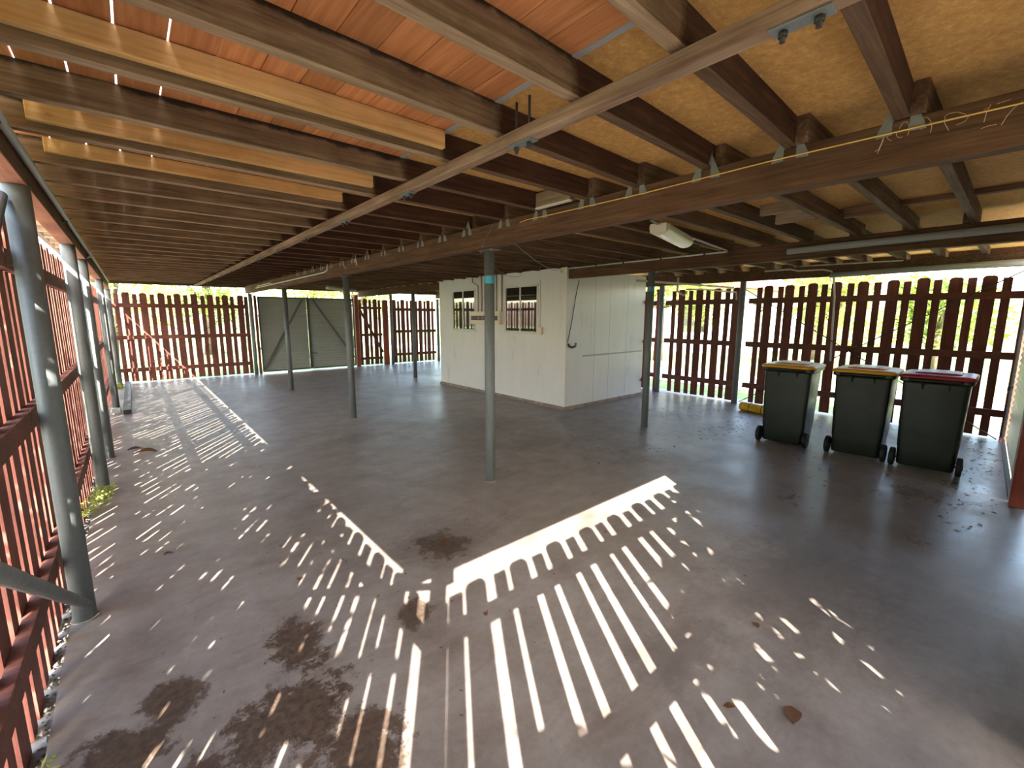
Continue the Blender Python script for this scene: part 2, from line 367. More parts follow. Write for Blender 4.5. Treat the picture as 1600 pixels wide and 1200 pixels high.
# chalk writing on the middle beam
strokes = [[(0.455,2.354),(0.465,2.315),(0.478,2.272)],[(0.459,2.353),(0.469,2.308),(0.476,2.286),(0.487,2.283)],[(0.44,2.351),(0.453,2.324),(0.446,2.318),(0.438,2.309)],[(0.417,2.349),(0.409,2.368),(0.397,2.37),(0.389,2.356),(0.386,2.328),(0.388,2.317)],[(0.426,2.34),(0.422,2.323),(0.413,2.314),(0.404,2.315)],[(0.349,2.325),(0.354,2.353),(0.348,2.368),(0.336,2.366),(0.324,2.349),(0.319,2.327),(0.321,2.307)],[(0.269,2.299),(0.284,2.331),(0.285,2.354),(0.275,2.361),(0.252,2.358),(0.232,2.346),(0.221,2.331),(0.229,2.318),(0.25,2.313)],[(0.167,2.356),(0.175,2.333),(0.178,2.3)],[(0.183,2.343),(0.169,2.348)],[(0.152,2.353),(0.119,2.357)],[(0.184,2.28),(0.164,2.284),(0.144,2.283)],[(0.09,2.342),(0.109,2.325),(0.122,2.305),(0.133,2.277)]]
cm = MB()
for s_ in strokes: cm.tube([(2.4195, y, z) for y, z in s_], .0011, 5)
cm.build('chalk_marking', 'chalk', mid)['label'] = 'yellow chalk figures'
# yellow string line along the beam
ys = [2.70, 2.62, 2.3, 1.6, .9, .3, -.3]; zs = [2.335, 2.343, 2.338, 2.333, 2.342, 2.336, 2.327]
o = MB().tube([(2.412, y, z) for y, z in zip(ys, zs)], .0032, 6).build('string_line', 'yellow_cord'); tag(o, 'yellow string stretched along the side of the middle beam', 'string')

# ------------------------------------------------------------------ joists
JY = [.405, .80, 1.20, 1.635, 2.05, 2.50, 2.925, 3.46, 3.88, 4.32, 4.76, 5.23, 5.72, 6.19, 6.64, 7.08]
while JY[-1] < 13.3: JY.append(JY[-1]+.45)
JZ = 2.385
def tri_bracket(sy):
    # galvanised grip: triangular wing on the joist side and a tab on the beam face
    b = MB(); x = 2.4175
    tri = [(0, JZ+.07), (0, JZ-.055), (.052, JZ-.058), (.047, JZ-.035)]
    b.add([(x, sy*y, z) for y, z in tri]+[(x-.002, sy*y, z) for y, z in tri], [(0, 1, 2, 3), (7, 6, 5, 4), (0, 4, 5, 1), (1, 5, 6, 2), (2, 6, 7, 3), (3, 7, 4, 0)])
    b.add([(x, sy*.001, JZ+.08), (x-.03, sy*.001, JZ+.012), (x, sy*.001, JZ), (x, sy*.003, JZ+.08), (x-.03, sy*.003, JZ+.012), (x, sy*.003, JZ)], [(0, 1, 2), (5, 4, 3), (0, 3, 4, 1), (1, 4, 5, 2), (2, 5, 3, 0)])
    return b.mesh('bracket')
bm_p, bm_n = tri_bracket(1), tri_bracket(-1)
for bm_ in (bm_p, bm_n): bm_.materials.append(M['bracket'])
SK = .03
for i, yf in enumerate(JY):
    sk = .035 if i < 4 else 0.0
    look = 'grey weathered' if i < 5 else ('stained brown' if i < 16 else 'dark brown')
    b = MB()
    def yy(x): return (yf-.05) + sk*(x-1.5)
    n = 7 if i < 8 else 2
    # slightly uneven bottom edge
    rings = []
    rnd = random.Random(i)
    for q in range(n):
        x = -.58 + q*(2.525+.58)/(n-1); y0 = yy(x); dz = rnd.uniform(-.002, .002) if 0 < q < n-1 else 0
        rings.append([(x, y0, JZ+dz), (x, y0+.05, JZ+dz), (x, y0+.05, CZ), (x, y0, CZ)])
    b.loft(rings)
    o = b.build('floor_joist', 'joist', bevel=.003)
    tag(o, '%s hardwood floor joist left of the middle beam, %s from the front' % (look, nth(i+1)), 'joist', 'floor joists left of the middle beam')
    if yf < 9:
        y1 = yy(2.42)
        inst('bracket', bm_n, o, (0, y1-.001, 0)); inst('bracket', bm_p, o, (0, y1+.051, 0))
    # lapped joist of the next bay, on the near side
    lap = .052
    y0 = yy(2.5)-lap
    end = 5.50 if 4.7 < y0 < 9.0 else 5.62
    b = MB().box(2.395 if i % 5 != 2 else 2.46, end, y0, y0+.05, JZ, CZ)
    o = b.build('floor_joist', 'joist_old', bevel=.003)
    tag(o, 'dark hardwood floor joist right of the middle beam, %s from the front' % nth(i+1), 'joist', 'floor joists right of the middle beam')
    if yf < 5:
        o = MB().box(5.52, 8.75, y0+.055, y0+.105, 2.40, CZ).build('floor_joist', 'joist_old', bevel=.003)
        tag(o, 'dark floor joist over the bins side, %s from the front' % nth(i+1), 'joist', 'floor joists above the bins')
# new pine sisters beside three joists
for nm, face, z0, x0 in (('nearest and longest-looking', 1.965, 2.42, -.27), ('middle', 2.835, 2.42, -.25), ('farthest', 3.375, 2.432, -.25)):
    o = MB().box(x0, 1.262 if face < 2 else 1.27, face, face+.034, z0, CZ-.002).build('pine_joist', 'pine', bevel=.004)
    tag(o, 'pale new pine joist fixed beside an old one, %s of the three' % nm.split(' ')[0], 'joist', 'new pine joists')
# noggings and strips under the chipboard in the middle bay
o = MB().box(4.66, 4.72, -.27, 1.52, 2.468, CZ).build('ceiling_batten', 'block'); tag(o, 'red-brown batten under the chipboard between the right-hand joists', 'batten')
for k, (x0, y0, y1, z0, m_, lb) in enumerate(((4.5, .76, 1.06, 2.40, 'block', 'brown timber block between joists near the grey pipe'), (4.0, 1.22, 1.52, 2.42, 'pale_block', 'pale timber block between joists right of the light fitting'), (4.35, 1.22, 1.52, 2.40, 'pale_block', 'second pale timber block between joists, nearer the bins'))):
    o = MB().box(x0, x0+.05, y0, y1, z0, z0+.085).build('nogging_block', m_, bevel=.003); tag(o, lb, 'block')
o = MB().box(2.335, 2.395, 2.11, 2.44, JZ+.002, JZ+.10).build('packing_block', 'pale_block', bevel=.002); tag(o, 'pale packing block with a white lower edge above the middle beam', 'block')
MB().box(2.33, 2.36, 2.11, 2.44, JZ-.008, JZ+.002).build('edge_strip', 'pvc', o)['label'] = 'white edge strip'

# ------------------------------------------------------------------ posts
def post(x, y, z1, label, r=.048, m='galv', lean=(0, 0), dab=False, cap=True, group='galvanised posts', z0=0.0):
    o = empty('steel_post', (x, y, z0), label, 'post', group)
    b = MB().tube([(0, 0, 0), (lean[0], lean[1], z1-z0)], r, 20).build('pipe', m, o)
    MB().tube([(0, 0, 0), (0, 0, .006)], r+.01, 16).build('collar', 'plinth', o)
    if cap:
        MB().box(-.05, .05, -.1, .1, z1-z0-.006, z1-z0).build('top_plate', 'galv_dark', o)
        h = MB()
        for dy in (-.08, .08): h.tube([(-.03, dy, z1-z0-.02), (-.03, dy, z1-z0-.006)], .009, 6)
        h.build('bolt_heads', 'bracket', o)
    if dab: MB().tube([(0, 0, dab-.035), (0, 0, dab+.035)], r+.0012, 20, False).build('paint_mark', 'blue', o)['label'] = 'blue paint dab'
    return o
post(2.535, 3.255, 2.195, 'tall galvanised post in the centre of the picture with a blue dab', dab=1.93)
post(2.525, 6.765, 2.195, 'galvanised post second back under the middle beam')
post(2.525, 10.31, 2.195, 'galvanised post third back in front of the steel gate')
post(5.5675, 3.466, 2.213, 'galvanised post in front of the right side of the white room', dab=1.98)
post(5.5675, 10.35, 2.198, 'thin galvanised post beyond the far end of the white room')
post(-.34, 3.10, 2.19, 'big galvanised post nearest the camera at the left fence', cap=False, dab=False)
post(-.34, 5.33, 2.19, 'galvanised post second along the left fence with weeds at its foot', cap=False)
post(-.335, 6.62, 2.19, 'galvanised post third along the left fence', cap=False)
post(-.33, 10.0, 2.19, 'galvanised post fourth along the left fence beside the steel section', cap=False)
post(-.33, 13.55, 2.19, 'galvanised post at the far left corner', cap=False)
post(-.335, -.30, 2.19, 'galvanised post at the front left corner', cap=False)
post(2.50, 13.70, 2.19, 'dark post left of the steel gate', m='galv_dark', cap=False)
post(6.56, 13.72, 2.3, 'grey post right of the far paling gate', m='galv_dark', cap=False)
post(8.33, 13.7, 2.2, 'dark post at the far right corner', m='galv_dark', cap=False)
post(8.39, 3.36, 2.22, 'dull grey post between the bins and the short right fence panel', r=.05, m='galv_dark', cap=False)
post(8.42, 4.98, 2.22, 'dull grey post beside the red post near the white room', r=.05, m='galv_dark', cap=False)
post(2.39, -.29, 2.195, 'galvanised post at the end of the front paling fence', cap=False)
o = MB().box(-.50, -.405, -.52, -.425, -.1, 2.15).build('timber_post', 'red_post', bevel=.004); tag(o, 'red timber corner post where the front and left fences meet', 'post')
# brace pipes at the left
o = MB().tube([(-.325, 3.075, .085), (-.30, -.22, 2.05)], .024, 12).build('brace_pipe', 'galv'); tag(o, 'galvanised brace pipe rising from the foot of the nearest left post', 'brace')
o = MB().tube([(-.385, 3.05, 2.13), (-.385, -.22, .05)], .024, 12).build('brace_pipe', 'galv'); tag(o, 'galvanised brace pipe falling from the top of the nearest left post', 'brace')

# ------------------------------------------------------------------ paling fences
def paling_mesh(wd, z1, rounded, z0=.03):
    b = MB(); h = wd/2
    if rounded: prof = [(-h, z0), (h, z0), (h, z1-.035), (h-.012, z1-.012), (h-.034, z1), (-h+.034, z1), (-h+.012, z1-.012), (-h, z1-.035)]
    else: prof = [(-h, z0), (h, z0), (h, z1), (-h, z1)]
    n = len(prof); vs = [(x, 0, z) for x, z in prof]+[(x, .018, z) for x, z in prof]
    fs = [tuple(range(n)), tuple(reversed(range(n, 2*n)))]+[(i, (i+1) % n, n+(i+1) % n, n+i) for i in range(n)]
    me = b.add(vs, fs).mesh('paling'); me.materials.append(M['paling']); return me
TALL, NARROW = paling_mesh(.138, 2.145, True), paling_mesh(.085, 2.115, False)
TALL_LOW, NARROW_LOW = paling_mesh(.138, 2.145, True, -.085), paling_mesh(.085, 2.115, False, -.085)
RZ = (1.865, 1.095, .335)
def fence(ox, oy, ang, length, tall_at, narrow_at, label, rails=RZ, rail_m='rail_y', low=False):
    """local x along the fence, local -y towards the inside; rails on the inside of the palings"""
    f = empty('paling_fence', (ox, oy, 0), label, 'fence', 'red paling fence panels', ang)
    for z in rails:
        a, b_ = 0.0, length
        o = MB().box(a, b_, -.045, 0, z-.047, z+.047).build('rail', rail_m, f, bevel=.003)
    rnd = random.Random(int((ox*7+oy*13)*10))
    for lst, me in ((tall_at, TALL_LOW if low else TALL), (narrow_at, NARROW_LOW if low else NARROW)):
        for s in lst:
            o = inst('paling', me, f, (s+rnd.uniform(-.006, .006), .0006, rnd.uniform(-.012, .006))); o.rotation_euler.y = rnd.uniform(-.006, .006)
    return f
def series(a, b, p0, step): 
    k = math.ceil((a-p0)/step); out = []
    while p0+k*step < b: out.append(p0+k*step); k += 1
    return out
# left fence, inner rail face x = -.41: local x = world y (angle 90), inside = +x  -> local -y = +x
LX = -.455
LT, LN = .92, .75
bays = [(-.42, 3.09, 'red paling fence panel nearest the camera on the left'), (3.11, 5.32, 'red paling fence panel behind the nearest left post'),
        (5.34, 6.61, 'short red paling fence panel third along the left side'), (6.63, 9.99, 'red paling fence panel fourth along the left side'), (10.01, 13.78, 'red paling fence panel at the far end of the left side')]
for a, b_, lb in bays:
    fence(LX, a, PI/2, b_-a, [y-a for y in series(a+(.05 if a < 0 else -.012), b_-(.06 if b_ > 13 else -.008), LT, .335)], [y-a for y in series(a+(.05 if a < 0 else -.012), b_-(.06 if b_ > 13 else -.008), LN, .335)], lb, low=True)
# far fence (local x = world x; inside is -y)
def fx(lst, ox): return [v-ox for v in lst]
fence(-.32, YF+.045, 0, 2.78, fx([-.045, .281, .613, .94, 1.279, 1.612, 1.942, 2.275], -.32), fx([-.212, .122, .448, .782, 1.108, 1.45, 1.778, 2.102, 2.42], -.32), 'red paling fence panel at the far left, crossed by wires', (1.84, 1.087, .31), 'rail_x')
fence(6.64, YF+.045, 0, 1.66, fx([6.72, 7.05, 7.385, 7.715, 8.04], 6.64), fx([6.9, 7.215, 7.55, 7.885, 8.2], 6.64), 'red paling fence panel at the far end, left of the white room', (1.82, 1.087, .31), 'rail_x')
# right fence: local x = -world y (angle -90): inside = -x
def fr(lst, oy): return [oy-v for v in lst]
RX = XR+.045
rt_ = [2.653, 2.318, 1.99, 1.648, 1.311, .971, .65, .342, 2.99]; rn_ = [2.8, 2.483, 2.15, 1.815, 1.48, 1.155, .827, .493, .18, 3.14]
fence(RX, 3.29, -PI/2, 3.27, fr(rt_, 3.29), fr(rn_, 3.29), 'long red paling fence panel behind the three bins', (1.88, 1.103, .345))
fence(RX, 4.93, -PI/2, 1.52, fr([4.585, 4.23, 3.868, 3.535], 4.93), fr([4.78, 4.40, 4.06, 3.70], 4.93), 'short red paling fence panel right of the white room', (1.88, 1.103, .345))
fence(RX, 13.7, -PI/2, 8.56, [v for v in series(.1, 8.5, .2, .335)], [v for v in series(.1, 8.5, .36, .335)], 'red paling fence panel hidden mostly behind the white room', (1.88, 1.103, .345))
o = MB().box(8.45, 8.54, 5.02, 5.11, 0, 2.16).build('timber_post', 'red_post', bevel=.004); tag(o, 'red timber post just right of the white room', 'post')
# front fence behind the camera (throws the long floor shadows)
FY = -.425
fence(2.32, FY, PI, 2.72, [2.32-v for v in (-.15, .18, .52, .866, 1.2, 1.55, 1.88, 2.215)], [2.32-v for v in (-.31, .02, .35, .693, 1.033, 1.375, 1.715, 2.05)], 'red paling fence panel across the front behind the camera', RZ, 'rail_x')

# brace wires
def rod(name, a, b_, label, r=.006, m='dark_steel', sag=0.0):
    a, b_ = Vector(a), Vector(b_); pts = [a.lerp(b_, k/8) + Vector((0, 0, -sag*4*(k/8)*(1-k/8))) for k in range(9)]
    return tag(MB().tube(pts, r, 6).build(name, m), label, 'brace')
rod('brace_rod', (8.42, 3.32, 2.08), (8.42, .05, .02), 'thin dark rod sloping down to the right across the fence behind the bins', .008)
rod('brace_rod', (8.44, .05, 2.18), (8.44, 3.3, .03), 'thin dark rod sloping up to the right across the fence behind the bins', .008)
rod('brace_wire', (-.3, 13.74, 2.08), (2.45, 13.74, .24), 'thin wire sloping down to the right across the far left fence', .007, sag=.03)
rod('brace_wire', (-.3, 13.76, .09), (2.45, 13.76, 1.97), 'thin wire sloping up to the right across the far left fence', .007, sag=.03)

# ------------------------------------------------------------------ gates
def corrugated(x0, x1, z0, z1, pitch=.076, amp=.008):
    n = int((z1-z0)/pitch*4); prof = [(amp*math.sin(2*PI*k/4), z0+(z1-z0)*k/n) for k in range(n+1)]
    vs = [(x, y, z) for x in (x0, x1) for y, z in prof]; m_ = n+1
    vs += [(x, y+.003, z) for x in (x0, x1) for y, z in prof]
    fs = [(k, k+1, m_+k+1, m_+k) for k in range(n)]+[(2*m_+k+1, 2*m_+k, 3*m_+k, 3*m_+k+1) for k in range(n)]
    return MB().add(vs, fs, True)
def bar(b, a, c, wd=.04, dp=.03):
    a, c = Vector(a), Vector(c); d = c-a; L = d.length; q = d.to_track_quat('X', 'Z').to_matrix().to_4x4(); q.translation = a
    return b.box(0, L, -dp/2, dp/2, -wd/2, wd/2, q)
def sheet_gate(loc, rz, wd, z0, z1, label, diag, sheet, frame='gate_steel'):
    g_ = empty('sheet_gate', loc, label, 'gate', None, rz)
    corrugated(.02, wd-.02, z0, z1).build('sheet', sheet, g_)
    f = MB()
    for a, c in (((0, -.03, z0), (0, -.03, z1)), ((wd, -.03, z0), (wd, -.03, z1)), ((0, -.03, z0), (wd, -.03, z0)), ((0, -.03, z1-.02), (wd, -.03, z1-.02))): bar(f, a, c)
    f.build('gate_frame', frame, g_)
    a, c = diag; d = MB(); bar(d, (a[0], -.045, a[1]), (c[0], -.045, c[1]), .055, .025).build('diagonal_brace', frame, g_)
    return g_
gl = sheet_gate((2.70, 13.82, 0), 0, 1.27, .06, 2.13, 'left leaf of the grey corrugated steel double gate', ((.03, .1), (1.13, 2.08)), 'sheet_grey')
gr = sheet_gate((4.0, 13.82, 0), 0, 1.32, .06, 2.13, 'right leaf of the grey corrugated steel double gate', ((.12, 2.08), (1.28, .3)), 'sheet_grey')
MB().tube([(.0, -.07, .52), (.12, -.075, .5), (.16, -.07, .51)], .012, 8).build('bolt_latch', 'dark_steel', gr)
MB().tube([(1.3, -.05, .7), (1.34, -.05, .7)], .02, 8).build('hinge', 'galv_dark', gr)
MB().tube([(-.04, -.05, .7), (0, -.05, .7)], .02, 8).build('hinge', 'galv_dark', gl); MB().tube([(-.04, -.05, 1.6), (0, -.05, 1.6)], .02, 8).build('hinge', 'galv_dark', gl)
o = MB().box(2.588, 2.648, 13.72, 13.79, 0, 2.15).build('timber_post', 'red_post', bevel=.004); tag(o, 'narrow red timber post left of the corrugated gate', 'post')
o = MB().box(5.36, 5.47, 13.74, 13.84, 0, 2.25).build('timber_post', 'red_post', bevel=.004); tag(o, 'dark red timber post between the corrugated gate and the paling gate', 'post')
# far paling gate with a diagonal brace
pg = empty('paling_gate', (5.5, 13.845, 0), 'dark red paling gate with a diagonal brace at the far end', 'gate')
for z in (1.86, 1.0, .24): MB().box(0, .77, -.04, 0, z-.04, z+.04).build('rail', 'rail_x', pg, bevel=.003)
for k, s in enumerate((.06, .24, .395, .565, .705)): inst('paling', TALL if k % 2 else NARROW, pg, (s, .001, 0))
d = MB(); bar(d, (.02, -.055, 1.82), (.75, -.055, .42), .07, .025).build('diagonal_brace', 'rail_x', pg)
o = MB().box(6.29, 6.46, 13.74, 13.83, 0, 2.12).build('timber_post', 'red_post', bevel=.004); tag(o, 'wide red timber post on the right of the far paling gate', 'post')
# front sheet gate on the right and the red post before it
g_ = empty('sheet_gate', (8.42, -.035, 0), 'cream corrugated sheet gate at the right edge beside the bins', 'gate', None, PI+.038)
corrugated(.03, 2.68, .012, 2.15).build('sheet', 'sheet_white', g_)
f = MB()
for a, c in (((0, -.03, .05), (0, -.03, 2.15)), ((2.7, -.03, .05), (2.7, -.03, 2.15)), ((0, -.03, .025), (2.7, -.03, .025)), ((0, -.03, 2.13), (2.7, -.03, 2.13))): bar(f, a, c)
f.build('gate_frame', 'galv_dark', g_)
MB().tube([(.55, -.05, .78), (.7, -.08, .78), (.72, -.08, .74)], .012, 8).build('latch', 'dark_steel', g_)
o = MB().box(5.55, 5.66, -.2, -.1, .0, 2.197).build('timber_post', 'red_post', bevel=.004); tag(o, 'red timber post cut by the right edge of the picture', 'post')
o = MB().box(8.44, 8.53, -.06, .03, 0, 2.2).build('timber_post', 'red_post', bevel=.004); tag(o, 'dark red corner post at the right end of the long fence', 'post')
g2 = empty('sheet_gate', (5.62, -.42, 0), 'grey corrugated sheet added across the front behind the camera to block sun', 'gate', None, PI)  # unseen solid sheet, added to keep sun off the right-hand floor
corrugated(.02, 3.28, .03, 2.36).build('sheet', 'sheet_grey', g2)
f = MB()
for a, c in (((0, -.03, .03), (0, -.03, 2.35)), ((3.28, -.03, .03), (3.28, -.03, 2.35)), ((0, -.03, .04), (3.28, -.03, .04)), ((0, -.03, 2.14), (3.28, -.03, 2.14))): bar(f, a, c)
f.build('gate_frame', 'galv_dark', g2)

# ------------------------------------------------------------------ white panel room
SX0, SX1, SY0, SY1, SZ0 = 5.507, 7.834, 4.992, 8.96, .055
room = empty('panel_room', (SX0, SY0, 0), 'white insulated-panel room with two sliding windows under the floor joists', 'room')
def rb(x0, x1, y0, y1, z0, z1): return MB().box(x0-SX0, x1-SX0, y0-SY0, y1-SY0, z0, z1)
W = [(7.545, 8.42, 1.292, 2.165), (5.66, 6.585, 1.292, 2.165)]        # y0,y1,z0,z1
fw = MB()
ycuts = [SY0, W[1][0], W[1][1], W[0][0], W[0][1], SY1]
TH = .02
for i in range(5):
    y0, y1 = ycuts[i]-SY0, ycuts[i+1]-SY0
    if i in (1, 3): fw.box(0, TH, y0, y1, SZ0, W[0][2]); fw.box(0, TH, y0, y1, W[0][3], 2.402)
    else: fw.box(0, TH, y0, y1, SZ0, 2.402)
fw.build('front_panel', 'panel', room)
rb(SX0+.0205, SX1, SY0, SY0+.05, SZ0, 2.384).build('side_panel', 'panel', room)
rb(SX0+.0205, SX1, SY1-.05, SY1, SZ0, 2.384).build('end_panel', 'panel', room)
rb(SX1-.05, SX1, SY0+.05, SY1-.05, SZ0, 2.384).build('back_panel', 'panel', room)
rb(SX0+.0205, SX1, SY0+.05, SY1-.05, 2.36, 2.38).build('roof_panel', 'panel', room)
rb(SX0+.03, SX1-.06, SY0+.06, SY1-.06, SZ0, SZ0+.01).build('room_floor', 'room_dark', room)
rb(SX0+.5, SX0+.51, SY0+.06, SY1-.06, SZ0+.01, 2.35).build('inner_partition', 'room_dark', room)
pl = MB(); pl.loft([[(x-SX0, y-SY0, z) for x, y in ((SX0-d, SY0-d), (SX1+d, SY0-d), (SX1+d, SY1+d), (SX0-d, SY1+d))] for d, z in ((.03, 0), (.022, .035), (.012, .05))])
pl.build('plinth', 'plinth', room)
sm = MB()
for x in (6.27, 6.70, 7.243): sm.box(x-SX0-.003, x-SX0+.003, -.0008, 0, SZ0, 2.38)
sm.build('panel_seams', 'pvc_grey', room)
tr = MB().box(.44, 2.28, -.008, 0, .90, .925); tr.build('wall_strip', 'pvc_grey', room)
MB().box(-.004, .012, -.004, .012, SZ0, 2.40).build('corner_trim', 'white_frame', room)
MB().box(-.004, 0, SY1-SY0-.012, SY1-SY0, SZ0, 2.40).build('corner_trim', 'white_frame', room)
MB().box(-.003, 0, .085, .155, 2.315, 2.37).build('badge', mat('yellow_badge', (.72, .58, .28), .5), room)['label'] = 'small yellowed badge'
for y0, y1, z0, z1 in W:
    a0, a1 = y0-SY0, y1-SY0; t_ = .035
    f = MB(); f.box(-.012, .03, a0, a1, z0, z0+t_); f.box(-.012, .03, a0, a1, z1-t_, z1); f.box(-.012, .03, a0, a0+t_, z0, z1); f.box(-.012, .03, a1-t_, a1, z0, z1)
    wf = f.build('window', 'white_frame', room, bevel=.003)
    mid_y = a0+.52*(a1-a0)
    MB().box(-.008, .022, mid_y-.018, mid_y+.018, z0+t_, z1-t_).build('meeting_stile', 'white_frame', wf)
    MB().box(.0, .004, a0+t_, mid_y-.018, z0+t_, z1-t_).build('pane', 'glass', wf)
    MB().box(.006, .010, mid_y+.018, a1-t_, z0+t_, z1-t_).build('pane', 'glass', wf)
    MB().box(-.02, .0, a0-.02, a1+.02, z0-.018, z0).build('sill', 'white_frame', wf)
for z in (.33, 1.10, 1.88): MB().tube([(SX1-SX0-.03, -.03, z), (SX1-SX0+.04, -.03, z)], .035, 10).build('red_bracket', 'red_post', room)
# switchboard
sw = empty('switchboard', (SX0, 7.13, 1.57), 'cream electrical switchboard between the two windows of the white room', 'switchboard')
MB().box(-.085, -.0005, -.485, .505, -.13, .13).build('case', 'box_white', sw, bevel=.006)
MB().box(-.088, -.0855, -.42, .46, -.05, .04).build('breaker_row', 'breaker', sw)
for y in (.28, .2, .05, -.1): MB().box(-.094, -.0885, y-.03, y+.03, -.035, .02).build('breaker', 'breaker_red' if y in (.2, .05) else 'breaker', sw)
c_ = MB(); c_.tube([(-.02, .495, .85), (-.02, .495, .73), (-.02, .3, .65), (-.02, .3, .13)], .014, 8); c_.build('conduit', 'conduit', sw)
for y in (.18, -.3, -.47): MB().tube([(-.02, y, .84), (-.02, y, .13)], .016, 8).build('conduit', 'conduit', sw)
o = MB().box(SX0-.05, SX0-.0005, 5.53, 5.645, 1.275, 1.41).build('meter_box', 'box_white', bevel=.006); tag(o, 'small cream box under the corner of the right-hand window', 'box')
MB().tube([(-.03+SX0+.015, 5.6, 1.41), (-.03+SX0+.015, 5.6, 2.24)], .006, 6).build('cable', 'pvc', o)
# tap and hose on the side wall
tp = empty('garden_tap', (5.60, SY0, 1.08), 'small black tap on the near corner of the white side wall', 'tap')
h = MB(); h.tube([(-.05, -.015, .06), (-.045, -.04, .02), (.0, -.06, .0), (.06, -.07, .02)], .018, 10); h.build('spout', 'dark_steel', tp)
MB().tube([(.07, -.07, .0), (.085, -.07, .075)], [.014, .02], 10).build('handle', 'galv_dark', tp)
MB().tube([(.19, -.02, 1.13), (.13, -.015, .9), (.03, -.012, .4), (-.06, -.01, .08)], .006, 6).build('hose', 'dark_steel', tp)

# ------------------------------------------------------------------ conduits, lights, cables
def pipe(name, pts, r, m, label, cat='pipe', clips=()):
    o = MB().tube(pts, r, 10).build(name, m); tag(o, label, cat)
    for c in clips: MB().box(c[0]-.012, c[0]+.012, c[1]-.012, c[1]+.012, c[2]-r-.008, c[2]+r+.004).build('clip', 'dark_steel', o)
    return o
pipe('grey_conduit', [(-.278, -.3, 2.27), (-.278, 3, 2.285), (-.278, 6.3, 2.295), (-.27, 6.55, 2.285), (-.25, 6.68, 2.25)], .016, 'pvc_grey', 'grey conduit along the left beam with a bend near the third post', clips=[(-.285, y, 2.285) for y in (2.4, 4.6)])
pipe('grey_conduit', [(-.25, 6.70, 2.25), (-.30, 6.86, 2.24), (-.25, 7.0, 2.27), (-.272, 7.3, 2.295), (-.272, 12.6, 2.3)], .014, 'pvc_grey', 'grey conduit on the far half of the left beam')
pipe('white_conduit', [(2.405, 12.4, 2.275), (2.405, 7.35, 2.285), (2.405, 7.2, 2.31), (2.405, 7.18, 2.41)], .011, 'pvc', 'white conduit bending up the far part of the middle beam', 'conduit')
pipe('white_conduit', [(2.40, 12.2, 2.31), (2.40, 10.9, 2.315), (2.40, 10.8, 2.29)], .011, 'pvc', 'short white conduit at the far end of the middle beam', 'conduit')
pipe('white_conduit', [(4.3, 2.24, 2.368), (5.38, 2.37, 2.368), (5.49, 2.42, 2.368), (5.513, 2.55, 2.372), (5.513, 4.97, 2.376)], .0105, 'pvc', 'white conduit from the light fitting along the beam to the white room', 'conduit', [(5.513, y, 2.374) for y in (2.7, 3.3, 3.9, 4.4)])
pipe('grey_drain_pipe', [(5.47, 1.76, 2.30), (5.47, -.32, 2.318)], .034, 'pvc_grey', 'fat grey drain pipe along the beam at the upper right', clips=())
pipe('grey_drain_pipe', [(8.33, 2.05, 2.24), (8.33, -.3, 2.275)], .04, 'pvc_grey', 'grey drain pipe along the top of the fence behind the bins')
pipe('white_conduit', [(8.33, 3.0, 2.37), (8.33, 2.62, 2.375), (8.33, 2.5, 2.34), (8.33, 2.15, 2.335), (8.33, 2.04, 2.30), (8.33, 2.0, 2.2), (8.44, 1.99, 1.9), (8.44, 1.95, .9)], .014, 'pvc', 'white conduit dropping down a post of the long right fence', 'conduit')
pipe('white_conduit', [(8.3, 2.55, 2.41), (8.3, 1.2, 2.385)], .01, 'pvc', 'thin white conduit under the joists above the long right fence', 'conduit')
pipe('white_pipe', [(6.1, 4.05, 2.16), (7.3, 3.75, 2.14), (8.2, 3.45, 2.11)], .018, 'pvc', 'long white pipe slung from the white room to the grey fence post')
pipe('white_pipe', [(7.0, 3.85, 2.25), (7.0, 3.86, 2.03), (7.0, 3.80, 1.98), (7.04, 3.77, 1.955), (7.08, 3.74, 1.98), (7.08, 3.74, 2.02)], .017, 'pvc', 'white trap bend hanging from the long white pipe')
pipe('white_pipe', [(7.08, 3.74, 2.05), (7.6, 3.7, 2.07), (8.26, 3.42, 2.03), (8.3, 3.42, 1.9)], .014, 'pvc', 'thin white pipe running below the long one to the grey post')
rod('wire', (2.52, 2.9, 2.22), (5.50, 5.2, 2.36), 'thin wire drooping from the middle beam to the white room corner', .004, 'galv_dark', .05)
rod('wire', (2.54, 3.3, 2.1), (5.50, 6.1, 2.35), 'thin wire from the centre post to the white room', .003, 'galv', .08)
rod('wire', (2.412, 3.02, 2.385), (2.412, 3.2, 2.2), 'thin wire strap across the beam above the centre post', .003, 'galv', 0)
o = MB().tube([(2.405, 6.05, 2.42), (2.39, 6.0, 2.33), (2.39, 5.98, 2.28)], .006, 6).build('cable', 'pvc'); tag(o, 'short loose cable end on the middle beam, right one of two', 'cable')
o = MB().tube([(2.405, 6.5, 2.38), (2.39, 6.45, 2.31), (2.395, 6.42, 2.27)], .006, 6).build('cable', 'pvc'); tag(o, 'short loose cable end on the middle beam, left one of two', 'cable')

